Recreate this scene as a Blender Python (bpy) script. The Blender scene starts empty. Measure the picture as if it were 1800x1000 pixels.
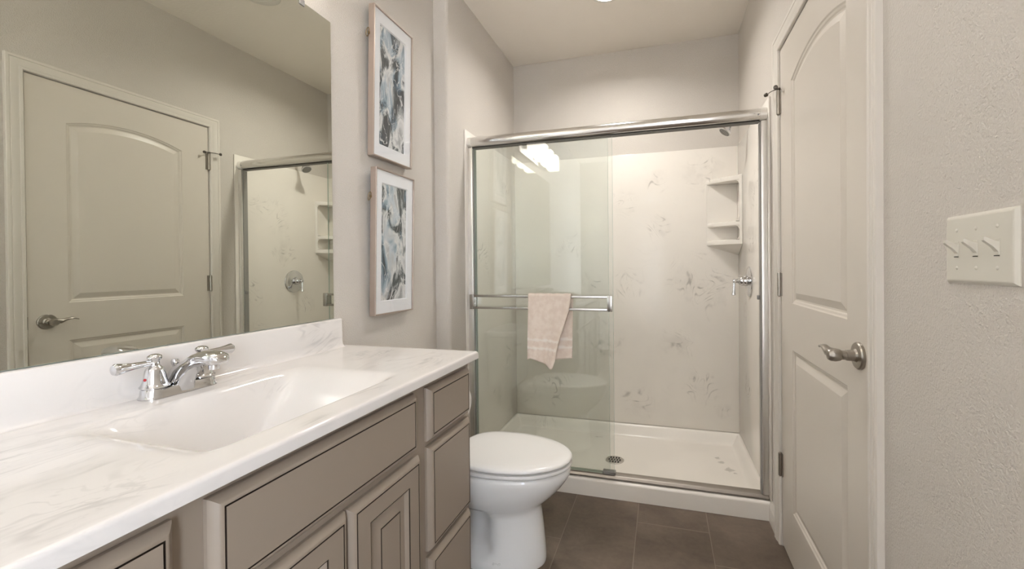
import bpy, bmesh, math
from mathutils import Vector, Matrix

C = bpy.context.scene.collection
S = bpy.context.scene

# ------------------------------------------------------------------ camera
YAW, PITCH, ROLL = 0.27681, -0.00664, -0.00907
cam_d = bpy.data.cameras.new('camera')
cam_d.sensor_width = 36.0
cam_d.lens = 738.319 / 1800 * 36.0
cam_d.shift_x = (900 - 955.245) / 1800
cam_d.shift_y = (474.751 - 500) / 1800
cam_d.clip_start = 0.02
cam = bpy.data.objects.new('camera', cam_d)
C.objects.link(cam)
_R = Vector((math.cos(YAW), math.sin(YAW), 0))
_F = Vector((-math.sin(YAW), math.cos(YAW), 0))
_Z = Vector((0, 0, 1))
_fw = _F * math.cos(PITCH) + _Z * math.sin(PITCH)
_up = -_F * math.sin(PITCH) + _Z * math.cos(PITCH)
_cr = _R * math.cos(ROLL) + _up * math.sin(ROLL)
_cu = _up * math.cos(ROLL) - _R * math.sin(ROLL)
m = Matrix((_cr, _cu, -_fw)).transposed().to_4x4()
m.translation = Vector((0, 0, 1.15697))
cam.matrix_world = m
S.camera = cam

# ------------------------------------------------------------------ world (fill light, let in by an added opening behind the camera)
w = bpy.data.worlds.new('world')
S.world = w
w.use_nodes = True
w.node_tree.nodes['Background'].inputs[0].default_value = (0.88, 0.97, 1.11, 1)
w.node_tree.nodes['Background'].inputs[1].default_value = 16.0
VANITY_E = 8.0      # vanity light shades
CAN_E = 450.0         # recessed shower light
BULB_E = 20.0        # bulbs added in the open-topped shades to light the ceiling
FILL_DOME_E = 9.0        # unseen ceiling light, added to fill the room
vs = S.view_settings
vs.view_transform = 'Standard'
vs.look = 'None'
vs.gamma = 1
vs.use_curve_mapping = False
vs.exposure = 0.07

# ------------------------------------------------------------------ helpers
WORLD = {}

def finish(bm, name, mats, parent=None, angle=35, origin=None, recalc=True):
    if recalc:
        bmesh.ops.recalc_face_normals(bm, faces=bm.faces)
    if origin is None:
        xs = [v.co.x for v in bm.verts]; ys = [v.co.y for v in bm.verts]; zs = [v.co.z for v in bm.verts]
        origin = Vector(((min(xs) + max(xs)) / 2, (min(ys) + max(ys)) / 2, min(zs)))
    bmesh.ops.translate(bm, verts=bm.verts, vec=-origin)
    me = bpy.data.meshes.new(name)
    bm.to_mesh(me); bm.free()
    me.polygons.foreach_set('use_smooth', [True] * len(me.polygons))
    me.set_sharp_from_angle(angle=math.radians(angle))
    if not isinstance(mats, (list, tuple)): mats = [mats]
    for mt in mats: me.materials.append(mt)
    o = bpy.data.objects.new(name, me)
    C.objects.link(o)
    place(o, origin, parent)
    return o

def place(o, loc, parent=None):
    o.location = loc
    WORLD[o.name] = Vector(loc)
    if parent is not None:
        o.parent = parent
        o.matrix_parent_inverse = Matrix.Translation(-WORLD[parent.name])

def thing(name, label, cat, loc, group=None):
    o = bpy.data.objects.new(name, None)
    o.empty_display_size = 0.05
    C.objects.link(o)
    place(o, Vector(loc))
    return tag(o, label, cat, group)

def tag(o, label, cat, group=None):
    o['label'] = label; o['category'] = cat
    if group: o['group'] = group
    return o

def struct(o, label=None, cat=None):
    o['kind'] = 'structure'
    if label: o['label'] = label
    if cat: o['category'] = cat
    return o

def new(): return bmesh.new()

def box(bm, x0, x1, y0, y1, z0, z1, bev=0, seg=2, mi=0):
    r = bmesh.ops.create_cube(bm, size=1)
    vs_ = r['verts']
    for v in vs_:
        v.co.x = x0 + (v.co.x + .5) * (x1 - x0)
        v.co.y = y0 + (v.co.y + .5) * (y1 - y0)
        v.co.z = z0 + (v.co.z + .5) * (z1 - z0)
    fs = list({f for v in vs_ for f in v.link_faces})
    for f in fs: f.material_index = mi
    if bev > 0:
        es = list({e for v in vs_ for e in v.link_edges})
        bmesh.ops.bevel(bm, geom=es, offset=bev, segments=seg, profile=.5, affect='EDGES')

def ring_faces(bm, rings, closed=True, cap0=True, cap1=True, mi=0):
    vr = [[bm.verts.new(p) for p in r] for r in rings]
    for a, b in zip(vr, vr[1:]):
        n = len(a)
        for i in range(n if closed else n - 1):
            j = (i + 1) % n
            f = bm.faces.new((a[i], a[j], b[j], b[i])); f.material_index = mi
    if cap0: bm.faces.new(vr[0][::-1]).material_index = mi
    if cap1: bm.faces.new(vr[-1]).material_index = mi
    return vr

def axis_frame(d):
    d = Vector(d).normalized()
    u = d.cross(Vector((0, 0, 1)))
    if u.length < 1e-4: u = Vector((1, 0, 0))
    u.normalize()
    return d, u, d.cross(u).normalized()

def lathe(bm, prof, org, axis=(0, 0, 1), seg=32, cap=True):
    """prof: list of (radius, height along axis)"""
    d, u, v = axis_frame(axis); org = Vector(org)
    rings = [[org + d * h + (u * math.cos(2 * math.pi * k / seg) + v * math.sin(2 * math.pi * k / seg)) * max(r, 1e-5)
              for k in range(seg)] for r, h in prof]
    ring_faces(bm, rings, True, cap, cap)

def tube(bm, pts, rad, seg=12):
    pts = [Vector(p) for p in pts]
    if not isinstance(rad, (list, tuple)): rad = [rad] * len(pts)
    rings = []; pu = None
    for i, p in enumerate(pts):
        d = (pts[min(i + 1, len(pts) - 1)] - pts[max(i - 1, 0)]).normalized()
        if pu is None: _, u, _2 = axis_frame(d)
        else: u = (pu - d * pu.dot(d)).normalized()
        pu = u; v = d.cross(u)
        rings.append([p + (u * math.cos(2 * math.pi * k / seg) + v * math.sin(2 * math.pi * k / seg)) * rad[i] for k in range(seg)])
    ring_faces(bm, rings)

def prism(bm, poly, fn, h0, h1):
    """poly: 2d points, fn(a,b,h) -> 3d"""
    ring_faces(bm, [[fn(a, b, h0) for a, b in poly], [fn(a, b, h1) for a, b in poly]])

def heightfield(bm, xs, ys, f, zb):
    """solid below z=f(x,y) down to zb"""
    g = [[bm.verts.new((x, y, f(x, y))) for y in ys] for x in xs]
    nx, ny = len(xs), len(ys)
    for i in range(nx - 1):
        for j in range(ny - 1):
            bm.faces.new((g[i][j], g[i + 1][j], g[i + 1][j + 1], g[i][j + 1]))
    loop = [g[i][0] for i in range(nx)] + [g[nx - 1][j] for j in range(1, ny)] + \
           [g[i][ny - 1] for i in range(nx - 2, -1, -1)] + [g[0][j] for j in range(ny - 2, 0, -1)]
    low = [bm.verts.new((v.co.x, v.co.y, zb)) for v in loop]
    n = len(loop)
    for i in range(n):
        j = (i + 1) % n
        bm.faces.new((loop[i], low[i], low[j], loop[j]))
    bm.faces.new(low)

def lin(a, b, n): return [a + (b - a) * i / (n - 1) for i in range(n)]
def smooth(t): t = max(0, min(1, t)); return t * t * (3 - 2 * t)
def interp(x, pts):
    if x <= pts[0][0]: return pts[0][1]
    for (a, p), (b, q) in zip(pts, pts[1:]):
        if x <= b: return p + (q - p) * (x - a) / (b - a)
    return pts[-1][1]

# ------------------------------------------------------------------ materials
class NT:
    def __init__(s, name):
        s.m = bpy.data.materials.new(name); s.m.use_nodes = True
        s.t = s.m.node_tree; s.b = s.t.nodes['Principled BSDF']; s.out = s.t.nodes['Material Output']
    def n(s, typ, **kw):
        x = s.t.nodes.new(typ)
        for k, v in kw.items(): setattr(x, k, v)
        return x
    def l(s, a, b): s.t.links.new(a, b)
    def math(s, op, a, b=None, c=None, clamp=False):
        x = s.n('ShaderNodeMath', operation=op); x.use_clamp = clamp
        for i, q in enumerate((a, b, c)):
            if q is None: continue
            if isinstance(q, (int, float)): x.inputs[i].default_value = q
            else: s.l(q, x.inputs[i])
        return x.outputs[0]
    def pos(s): return s.n('ShaderNodeNewGeometry').outputs['Position']
    def noise(s, vec, scale, detail=2, rough=.5, dist=0):
        x = s.n('ShaderNodeTexNoise'); x.inputs['Scale'].default_value = scale
        x.inputs['Detail'].default_value = detail; x.inputs['Roughness'].default_value = rough
        x.inputs['Distortion'].default_value = dist
        if vec is not None: s.l(vec, x.inputs['Vector'])
        return x
    def ramp(s, fac, stops, interp='LINEAR'):
        x = s.n('ShaderNodeValToRGB'); cr = x.color_ramp; cr.interpolation = interp
        while len(cr.elements) < len(stops): cr.elements.new(.5)
        for e, (p, c) in zip(cr.elements, stops):
            e.position = p; e.color = (*c, 1) if len(c) == 3 else c
        s.l(fac, x.inputs[0]); return x.outputs[0]
    def mix(s, f, a, b):
        x = s.n('ShaderNodeMix', data_type='RGBA')
        for i, q in ((0, f), (6, a), (7, b)):
            if isinstance(q, (int, float)): x.inputs[i].default_value = q
            elif isinstance(q, tuple): x.inputs[i].default_value = (*q, 1)
            else: s.l(q, x.inputs[i])
        return x.outputs[2]
    def maprange(s, v, a, b, c=0, d=1, typ='SMOOTHSTEP'):
        x = s.n('ShaderNodeMapRange', interpolation_type=typ)
        s.l(v, x.inputs[0])
        for i, q in zip((1, 2, 3, 4), (a, b, c, d)): x.inputs[i].default_value = q
        return x.outputs[0]
    def bump(s, h, strength, dist=.001):
        x = s.n('ShaderNodeBump'); x.inputs['Strength'].default_value = strength; x.inputs['Distance'].default_value = dist
        s.l(h, x.inputs['Height']); s.l(x.outputs[0], s.b.inputs['Normal'])
    def set(s, col=None, rough=None, metal=None, **kw):
        if col is not None:
            if isinstance(col, tuple): s.b.inputs['Base Color'].default_value = (*col, 1)
            else: s.l(col, s.b.inputs['Base Color'])
        if rough is not None:
            if isinstance(rough, (int, float)): s.b.inputs['Roughness'].default_value = rough
            else: s.l(rough, s.b.inputs['Roughness'])
        if metal is not None: s.b.inputs['Metallic'].default_value = metal
        for k, v in kw.items(): s.b.inputs[k.replace('_', ' ')].default_value = v
        return s.m

def plain(name, col, rough=.5, metal=0, **kw):
    t = NT(name); return t.set(col, rough, metal, **kw)

def wall_paint(name, col, scale, dist, strength=.6, rough=.6):
    t = NT(name); p = t.pos()
    n = t.noise(p, scale, 3, .55)
    t.bump(n.outputs[0], strength, dist)
    v = t.noise(p, 2.5, 2)
    c = t.mix(t.maprange(v.outputs[0], .3, .7, 0, 1), tuple(k * .975 for k in col), col)
    return t.set(c, rough)

M = {}
M['wall'] = wall_paint('wall_paint', (.64, .595, .54), 230, .0030, .9)
M['ceiling'] = wall_paint('ceiling_paint', (.84, .78, .70), 75, .0016, .6, .8)
M['trim'] = plain('trim_paint', (.74, .695, .635), .32)
M['door'] = plain('door_paint', (.68, .625, .555), .34)
M['chrome'] = plain('chrome', (.66, .66, .67), .05, 1)
M['rail'] = plain('satin_rail', (.50, .49, .47), .22, 1)
M['header'] = plain('polished_header', (.80, .79, .775), .13, 1)
M['track'] = plain('brushed_track', (.36, .33, .30), .42, 1)
M['steel'] = plain('brushed_steel', (.62, .60, .56), .42, 1)
M['grey_face'] = plain('grey_spray_face', (.34, .33, .31), .45)
M['bright_metal'] = plain('satin_aluminium', (.86, .85, .83), .34, 1)
M['dark_channel'] = plain('dark_channel', (.10, .095, .085), .45, .3)
M['seal'] = plain('grey_seal', (.30, .29, .27), .5)
M['nickel'] = plain('satin_nickel', (.40, .37, .33), .30, 1)
M['bronze'] = plain('dark_pewter', (.13, .115, .10), .36, 1)
M['porcelain'] = plain('porcelain', (.88, .875, .86), .07, Coat_Weight=.5, Coat_Roughness=.03)
M['seat'] = plain('seat_plastic', (.88, .87, .85), .16)
M['switch'] = plain('switch_plastic', (.68, .645, .565), .3)
M['gap'] = plain('gap_black', (.02, .018, .015), .8)  # flat black for switch slots and picture backing boards
M['white_fix'] = plain('white_fixture', (.72, .69, .63), .5)
M['paper'] = plain('toilet_paper', (.85, .83, .80), .9)
M['mat'] = plain('mat_board', (.91, .92, .93), .8)
M['bumper'] = plain('grey_plastic', (.25, .24, .23), .4)
M['red'] = plain('red_enamel', (.45, .015, .02), .3)
M['black'] = plain('black_hole', (.015, .015, .015), .7)

def emis(name, col, e):
    t = NT(name); t.set((.8, .8, .78), .3)
    t.b.inputs['Emission Color'].default_value = (*col, 1)
    t.b.inputs['Emission Strength'].default_value = e
    return t.m
M['shade'] = emis('lit_frosted_shade', (1, .92, .82), VANITY_E)
M['uplight_bulb'] = emis('lit_bulb', (1, .94, .86), BULB_E)
M['fill_dome'] = emis('lit_fill_dome', (1, .985, 1.0), FILL_DOME_E)
M['can_lens'] = emis('lit_lens', (1, .97, .93), CAN_E)

def cabinet():
    t = NT('taupe_cabinet_paint'); p = t.pos()
    n = t.noise(p, 300, 2); t.bump(n.outputs[0], .08, .0005)
    return t.set((.315, .258, .205), .36)
M['cabinet'] = cabinet()
M['glaze'] = plain('dark_glaze_line', (.035, .024, .016), .5)

def mirror():
    t = NT('mirror_silver')
    g = t.n('ShaderNodeBsdfGlossy'); g.inputs[0].default_value = (.705, .72, .655, 1); g.inputs[1].default_value = .003
    t.l(g.outputs[0], t.out.inputs[0]); return t.m
M['mirror'] = mirror()

def thin_glass(name, tint, f0=.04):
    """clear pane: straight transmission with a tint, Schlick reflection"""
    t = NT(name)
    lw = t.n('ShaderNodeLayerWeight'); lw.inputs[0].default_value = .5
    f = t.math('POWER', lw.outputs['Facing'], 5.0)
    f = t.math('MULTIPLY_ADD', f, 1 - f0, f0, clamp=True)
    tr = t.n('ShaderNodeBsdfTransparent'); tr.inputs[0].default_value = (*tint, 1)
    gl = t.n('ShaderNodeBsdfGlossy'); gl.inputs[0].default_value = (1, 1, 1, 1); gl.inputs[1].default_value = 0.0
    mx = t.n('ShaderNodeMixShader')
    t.l(f, mx.inputs[0]); t.l(tr.outputs[0], mx.inputs[1]); t.l(gl.outputs[0], mx.inputs[2])
    t.l(mx.outputs[0], t.out.inputs[0]); return t.m
M['glass'] = thin_glass('shower_glass', (.945, .957, .945), .042)
M['glass_edge'] = plain('green_glass_edge', (.42, .55, .48), .15)
M['art_glass'] = thin_glass('picture_glass', (.985, .985, .985), .035)

def marble(name, base, vein, blobs, rough, amount=.8, extra=.25, swirl=4.5, line=.045, stains=(), stretch=None, nsc=6.5, strands=0):
    t = NT(name); p = t.pos(); p0 = p
    if stretch:
        mp = t.n('ShaderNodeMapping'); mp.inputs['Rotation'].default_value = stretch[0]; mp.inputs['Scale'].default_value = stretch[1]; t.l(p0, mp.inputs[0]); p = mp.outputs[0]
    # swirled coordinates
    wn = t.noise(p, swirl, 1.5, .5, 0)
    sub = t.n('ShaderNodeVectorMath', operation='SUBTRACT'); t.l(wn.outputs['Color'], sub.inputs[0]); sub.inputs[1].default_value = (.5, .5, .5)
    sc = t.n('ShaderNodeVectorMath', operation='SCALE'); t.l(sub.outputs[0], sc.inputs[0]); sc.inputs['Scale'].default_value = .55
    ad = t.n('ShaderNodeVectorMath', operation='ADD'); t.l(p, ad.inputs[0]); t.l(sc.outputs[0], ad.inputs[1])
    n1 = t.noise(ad.outputs[0], nsc, 2.5, .55, 1.6)
    l1 = t.math('ABSOLUTE', t.math('SUBTRACT', n1.outputs[0], .5))
    l1 = t.maprange(l1, 0, line, 1, 0)
    n2 = t.noise(ad.outputs[0], nsc * 2, 2, .5, 2.2)
    l2 = t.math('ABSOLUTE', t.math('SUBTRACT', n2.outputs[0], .47))
    l2 = t.math('MULTIPLY', t.maprange(l2, 0, line * .8, 1, 0), .6)
    soft = t.math('MULTIPLY', t.maprange(n1.outputs[0], .42, .62, 0, 1), .28)
    if strands:                                   # smoky parallel strands: contour lines of the swirl
        q_ = t.noise(ad.outputs[0], nsc, 1.0, .45, .8)
        fr = t.math('FRACT', t.math('MULTIPLY', q_.outputs[0], strands))
        tri_ = t.math('ABSOLUTE', t.math('SUBTRACT', fr, .5))
        wv = t.noise(p, 14, 2)
        l1 = t.math('MULTIPLY', t.maprange(tri_, 0, .20, 1, 0), t.maprange(wv.outputs[0], .40, .62, .12, 1))
        l2 = t.math('MULTIPLY', l2, .35)
        soft = t.math('MULTIPLY', t.maprange(q_.outputs[0], .45, .60, 0, 1), .22)
    lines = t.math('MAXIMUM', t.math('MAXIMUM', l1, l2), soft)
    # where the wisps are
    mask = None
    jit = t.noise(p, 9, 2)
    for (c, r) in blobs:
        d = t.n('ShaderNodeVectorMath', operation='DISTANCE'); t.l(p0, d.inputs[0]); d.inputs[1].default_value = c
        dd = t.math('ADD', d.outputs['Value'], t.math('MULTIPLY', t.math('SUBTRACT', jit.outputs[0], .5), r * 1.3))
        k = t.maprange(dd, r * .25, r, 1, 0)
        mask = k if mask is None else t.math('MAXIMUM', mask, k)
    g = t.noise(p, 2.2, 1)
    gm = t.math('MULTIPLY', t.maprange(g.outputs[0], .52, .70, 0, 1), extra)
    mask = gm if mask is None else t.math('MAXIMUM', mask, gm)
    br = t.noise(p, 22, 2)
    mask = t.math('MULTIPLY', mask, t.maprange(br.outputs[0], .33, .62, .15, 1))
    fac = t.math('MULTIPLY', t.math('MULTIPLY', lines, mask), amount, clamp=True)
    for (c, r) in stains:
        d = t.n('ShaderNodeVectorMath', operation='DISTANCE'); t.l(p, d.inputs[0]); d.inputs[1].default_value = c
        dd = t.math('ADD', d.outputs['Value'], t.math('MULTIPLY', t.math('SUBTRACT', t.noise(p, 60, 2).outputs[0], .5), r * 1.5))
        fac = t.math('MAXIMUM', fac, t.math('MULTIPLY', t.maprange(dd, r * .5, r, 1, 0), .45))
    cl = t.noise(p, 3.2, 2)
    bc = t.mix(t.maprange(cl.outputs[0], .35, .65, 0, 1), tuple(k * .965 for k in base), base)
    return t.set(t.mix(fac, bc, vein), rough)

YB = 2.883
SB = [((-.237, YB, 1.593), .10), ((-.016, YB, 1.413), .09), ((-.222, YB, 1.036), .13), ((.24, YB, 1.04), .24), ((.086, YB, .664), .13),
      ((.242, YB, .376), .15), ((-.172, YB, .232), .14), ((-.398, YB, .645), .17), ((-.914, YB, .255), .12), ((-.591, YB, 1.313), .14), ((-.50, YB, 1.03), .12),
      ((.25, YB, 1.75), .15), ((.36, YB, .238), .06), ((-.85, YB, .55), .15), ((-.03, YB, 1.72), .10), ((-.75, YB, .33), .18)]
SL = [((-1.027, 2.31, 1.23), .14), ((-1.027, 2.70, 1.70), .15), ((-1.027, 2.73, .567), .16), ((-1.027, 2.25, .28), .10), ((-1.027, 2.545, .344), .12)]
SR = [((.459, 2.27, 1.58), .12), ((.459, 2.40, 1.52), .15), ((.459, 2.22, 1.0), .10), ((.459, 2.45, 1.28), .13), ((.459, 2.25, .75), .10), ((.459, 2.62, .9), .12), ((.459, 2.6, .45), .12)]
M['surround'] = marble('cream_cultured_marble', (.845, .80, .735), (.30, .275, .24), SB + SL + SR, .16, .68, .05, 2.8, .030, nsc=4.0, strands=13)
M['pan'] = marble('cream_cultured_marble_pan', (.845, .80, .735), (.32, .295, .26), [((-.81, 2.86, .06), .10), ((-.434, 2.7785, .035), .07)], .25, .6, .05,
                  stains=[((.345, 2.495, .035), .030), ((.315, 2.578, .035), .022), ((.30, 2.63, .035), .018), ((.37, 2.46, .035), .012)])
SC = [((-.66, .30, .884), .16), ((-.95, .40, .884), .16), ((-1.02, .58, .884), .10), ((-.80, .33, .884), .14), ((-.66, .80, .884), .07), ((-.70, 1.06, .884), .16), ((-.90, 1.15, .884), .12),
      ((-1.09, 1.13, .95), .12), ((-1.0, .86, .884), .08), ((-.62, .62, .884), .06), ((-1.05, .75, .884), .08)]
M['counter'] = marble('white_cultured_marble', (.80, .765, .735), (.44, .42, .41), SC, .13, .46, .07, 2.6, .055, stretch=((0, 0, .35), (1.5, .55, 1.2)))

def floor_tile():
    t = NT('brown_floor_tile'); p = t.pos()
    s = t.n('ShaderNodeSeparateXYZ'); t.l(p, s.inputs[0])
    u = t.math('DIVIDE', t.math('ADD', s.outputs[0], .4262), .3065)
    col = t.math('FLOOR', u); fu = t.math('FRACT', u)
    v = t.math('DIVIDE', t.math('ADD', t.math('SUBTRACT', s.outputs[1], 1.53), t.math('MULTIPLY', col, .2033)), .61)
    row = t.math('FLOOR', v); fv = t.math('FRACT', v)
    du = t.math('MULTIPLY', t.math('MINIMUM', fu, t.math('SUBTRACT', 1, fu)), .3065)
    dv = t.math('MULTIPLY', t.math('MINIMUM', fv, t.math('SUBTRACT', 1, fv)), .61)
    d = t.math('MINIMUM', du, dv)
    grout = t.maprange(d, .0012, .0026, 1, 0)
    cmb = t.n('ShaderNodeCombineXYZ'); t.l(col, cmb.inputs[0]); t.l(row, cmb.inputs[1])
    wn = t.n('ShaderNodeTexWhiteNoise'); t.l(cmb.outputs[0], wn.inputs[0])
    sc = t.n('ShaderNodeVectorMath', operation='SCALE'); t.l(wn.outputs['Color'], sc.inputs[0]); sc.inputs['Scale'].default_value = 9
    ad = t.n('ShaderNodeVectorMath', operation='ADD'); t.l(p, ad.inputs[0]); t.l(sc.outputs[0], ad.inputs[1])
    mp = t.n('ShaderNodeMapping'); mp.inputs['Scale'].default_value = (1, 1.3, 1); mp.inputs['Rotation'].default_value = (0, 0, .5); t.l(ad.outputs[0], mp.inputs[0])
    a = t.noise(mp.outputs[0], 5, 5, .62, .6)
    b = t.noise(ad.outputs[0], 55, 3, .6)
    f = t.math('ADD', t.math('MULTIPLY', a.outputs[0], .8), t.math('MULTIPLY', b.outputs[0], .2))
    c = t.ramp(f, [(.32, (.095, .066, .046)), (.5, (.15, .112, .082)), (.68, (.205, .158, .120))])
    c = t.mix(t.maprange(wn.outputs[0], 0, 1, 0, .22, 'LINEAR'), c, (.11, .08, .06))
    sk = t.noise(p, 420, 1)
    c = t.mix(t.maprange(sk.outputs[0], .80, .84, 0, .5), c, (.30, .26, .22))
    c = t.mix(grout, c, (.225, .183, .146))
    h = t.math('SUBTRACT', t.math('MULTIPLY', b.outputs[0], .25), grout)
    t.bump(h, .5, .0012)
    return t.set(c, t.maprange(a.outputs[0], .3, .7, .42, .58))
M['tile'] = floor_tile()

def towel_mat():
    t = NT('peach_terry'); p = t.pos()
    at = t.n('ShaderNodeAttribute'); at.attribute_name = 'band'
    n = t.noise(p, 900, 2, .6); n2 = t.noise(p, 40, 2)
    c = t.mix(t.maprange(n2.outputs[0], .3, .7), (.84, .705, .605), (.91, .79, .69))
    c = t.mix(at.outputs['Fac'], c, (.97, .89, .81))
    t.bump(n.outputs[0], .7, .0016)
    t.set(c, .95)
    t.b.inputs['Sheen Weight'].default_value = .3
    return t.m
M['towel'] = towel_mat()

def art(name, off, seed):
    t = NT(name); p = t.pos()
    mp = t.n('ShaderNodeMapping'); t.l(p, mp.inputs[0])
    mp.inputs['Location'].default_value = off; mp.inputs['Rotation'].default_value = (math.radians(38), 0, 0)
    mp.inputs['Scale'].default_value = (1, 2.1, 1)
    wn = t.noise(mp.outputs[0], 4.0, 1, .5)
    sub = t.n('ShaderNodeVectorMath', operation='SUBTRACT'); t.l(wn.outputs['Color'], sub.inputs[0]); sub.inputs[1].default_value = (.5, .5, .5)
    sc = t.n('ShaderNodeVectorMath', operation='SCALE'); t.l(sub.outputs[0], sc.inputs[0]); sc.inputs['Scale'].default_value = .30
    ad = t.n('ShaderNodeVectorMath', operation='ADD'); t.l(mp.outputs[0], ad.inputs[0]); t.l(sc.outputs[0], ad.inputs[1])
    gr = t.noise(p, 260, 2, .7)
    a = t.noise(ad.outputs[0], 8.0, 3, .5, .7)
    fa = t.math('ADD', a.outputs[0], t.math('MULTIPLY', t.math('SUBTRACT', gr.outputs[0], .5), .10))
    c = t.ramp(fa, [(.36, (.03, .038, .042)), (.415, (.085, .10, .105)), (.455, (.42, .44, .44)), (.52, (.80, .80, .78)), (.60, (.62, .63, .63)), (.70, (.36, .37, .37))])
    b = t.noise(ad.outputs[0], 6.0, 2, .5, .4)
    bm_ = t.maprange(b.outputs[0], .52, .60, 0, .85)
    c = t.mix(bm_, c, t.ramp(fa, [(.36, (.02, .035, .05)), (.44, (.10, .17, .23)), (.52, (.25, .36, .44)), (.62, (.62, .68, .72))]))
    k = t.math('ABSOLUTE', t.math('SUBTRACT', t.noise(ad.outputs[0], 11, 2, .5, 1.0).outputs[0], .5))
    c = t.mix(t.maprange(k, 0, .022, .75, 0), c, (.86, .86, .84))
    return t.set(c, .6)
M['art_a'] = art('abstract_print_upper', (.0, .35, .12), 1)
M['art_b'] = art('abstract_print_lower', (.0, 1.85, .77), 2)

def frame_mat():
    t = NT('brushed_bronze_frame'); p = t.pos()
    mp = t.n('ShaderNodeMapping'); mp.inputs['Scale'].default_value = (900, 900, 12); t.l(p, mp.inputs[0])
    n = t.noise(mp.outputs[0], 1, 2); t.bump(n.outputs[0], .1, .0005)
    return t.set((.45, .37, .315), .40, .6)
M['frame'] = frame_mat()
M['brass'] = plain('antique_brass', (.28, .20, .10), .35, 1)

# ------------------------------------------------------------------ room dimensions
XL, XR, XS = -1.113, .467, -1.035          # left wall, right wall, alcove left wall
YW, YBW, ZC = 1.91, 2.891, 2.617           # face of the left return, back wall, ceiling
YFR = -1.60                                 # wall behind the camera
DY0, DY1, DZ = 1.153, 1.924, 2.032         # door slab

# ------------------------------------------------------------------ structure
bm = new(); box(bm, -1.35, .70, -2.2, 3.1, -.10, 0)
struct(finish(bm, 'floor', M['tile']), 'brown stone-look floor tiles with thin pale grout', 'floor')
bm = new()                                                  # ceiling slab with the can-light hole
CLX, CLY, CLR = -.28, 2.252, .070
def slab_loop(z): return [bm.verts.new(q) for q in ((-1.35, YFR - .15, z), (.70, YFR - .15, z), (.70, 3.1, z), (-1.35, 3.1, z))]
def hole_loop(z): return [bm.verts.new((CLX + CLR * math.cos(2 * math.pi * k / 48), CLY + CLR * math.sin(2 * math.pi * k / 48), z)) for k in range(48)]
lo, hi, hl, hh = slab_loop(ZC), slab_loop(ZC + .1), hole_loop(ZC), hole_loop(ZC + .1)
for A2, B2 in ((lo, hi), (hl, hh)):
    for i in range(len(A2)):
        j = (i + 1) % len(A2); bm.faces.new((A2[i], A2[j], B2[j], B2[i]))
for o_, h_ in ((lo, hl), (hi, hh)):
    es = []
    for L_ in (o_, h_):
        for i in range(len(L_)): es.append(bm.edges.get((L_[i], L_[(i + 1) % len(L_)])))
    bmesh.ops.triangle_fill(bm, edges=es, use_beauty=True)
struct(finish(bm, 'ceiling', M['ceiling']), 'beige lightly textured ceiling', 'ceiling')

# left wall with the rounded return beside the shower
pl = [(-1.30, YFR - .12), (XL, YFR - .12), (XL, YW)]
r = .02
for k in range(9):
    a = math.pi / 2 * k / 8
    pl.append((XS - r + r * math.sin(a), YW + r - r * math.cos(a)))
pl += [(XS, 3.05), (-1.30, 3.05)]
bm = new(); prism(bm, pl, lambda a, b, h: (a, b, h), 0, ZC)
struct(finish(bm, 'wall_left', M['wall']), 'greige painted left wall behind vanity and mirror', 'wall')
bm = new(); box(bm, XS, XR, YBW, 3.05, 0, ZC)
struct(finish(bm, 'wall_back', M['wall']), 'greige back wall above the shower panels', 'wall')
bm = new()
jo = .006
box(bm, XR, XR + .14, -.85, DY0 - jo - .02, 0, ZC)
box(bm, XR, XR + .14, YFR - .12, -.85, 2.40, ZC)              # opening added out of view to let in fill light
box(bm, XR, XR + .14, YFR - .12, -1.55, 0, 2.40)
box(bm, XR, XR + .14, DY0 - jo - .02, DY1 + jo + .02, DZ + jo + .02, ZC)
box(bm, XR, XR + .14, DY1 + jo + .02, 3.05, 0, ZC)
bmesh.ops.remove_doubles(bm, verts=bm.verts, dist=1e-5)
struct(finish(bm, 'wall_right', M['wall']), 'greige textured right wall with door and light switches', 'wall')
bm = new()
box(bm, XL, XR, YFR - .12, YFR, 0, ZC)
struct(finish(bm, 'wall_front', M['wall']), 'greige wall behind the viewer', 'wall')

# door jamb lining + casing (trim_1) and baseboards
bm = new()
box(bm, XR + .0005, XR + .14, DY0 - jo - .0199, DY0 - .003, 0, DZ + .004)
box(bm, XR + .0005, XR + .14, DY1 + .003, DY1 + jo + .0199, 0, DZ + .004)
box(bm, XR + .0005, XR + .14, DY0 - jo - .0199, DY1 + jo + .0199, DZ + .004, DZ + jo + .0199)
box(bm, XR + .037, XR + .05, DY0 - .003, DY1 + .003, 0, DZ + .004)   # door stop behind slab
struct(finish(bm, 'trim_1', M['trim']), 'white door jamb lining', 'door frame')

def casing(name, prof, y0, y1, z1, rev=.005):
    bm = new(); rings = []
    def path(w_):
        return [(y1 + rev + w_, 0.0), (y1 + rev + w_, z1 + rev + w_), (y0 - rev - w_, z1 + rev + w_), (y0 - rev - w_, 0.0)]
    cols = [[Vector((XR - .0002 - t_, *path(w_)[k])) for (w_, t_) in prof] for k in range(4)]
    ring_faces(bm, cols)
    return finish(bm, name, M['trim'], angle=20)
prof = [(0, 0), (0, .008), (.003, .0105), (.012, .0115), (.014, .0095), (.020, .0105), (.032, .0145), (.040, .0150), (.0415, .0130), (.044, .0130), (.0455, .0155), (.054, .0160), (.0575, .0145), (.0575, 0)]
struct(casing('trim_2', prof, DY0, DY1, DZ), 'moulded white casing around the panelled door', 'door casing')

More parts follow.
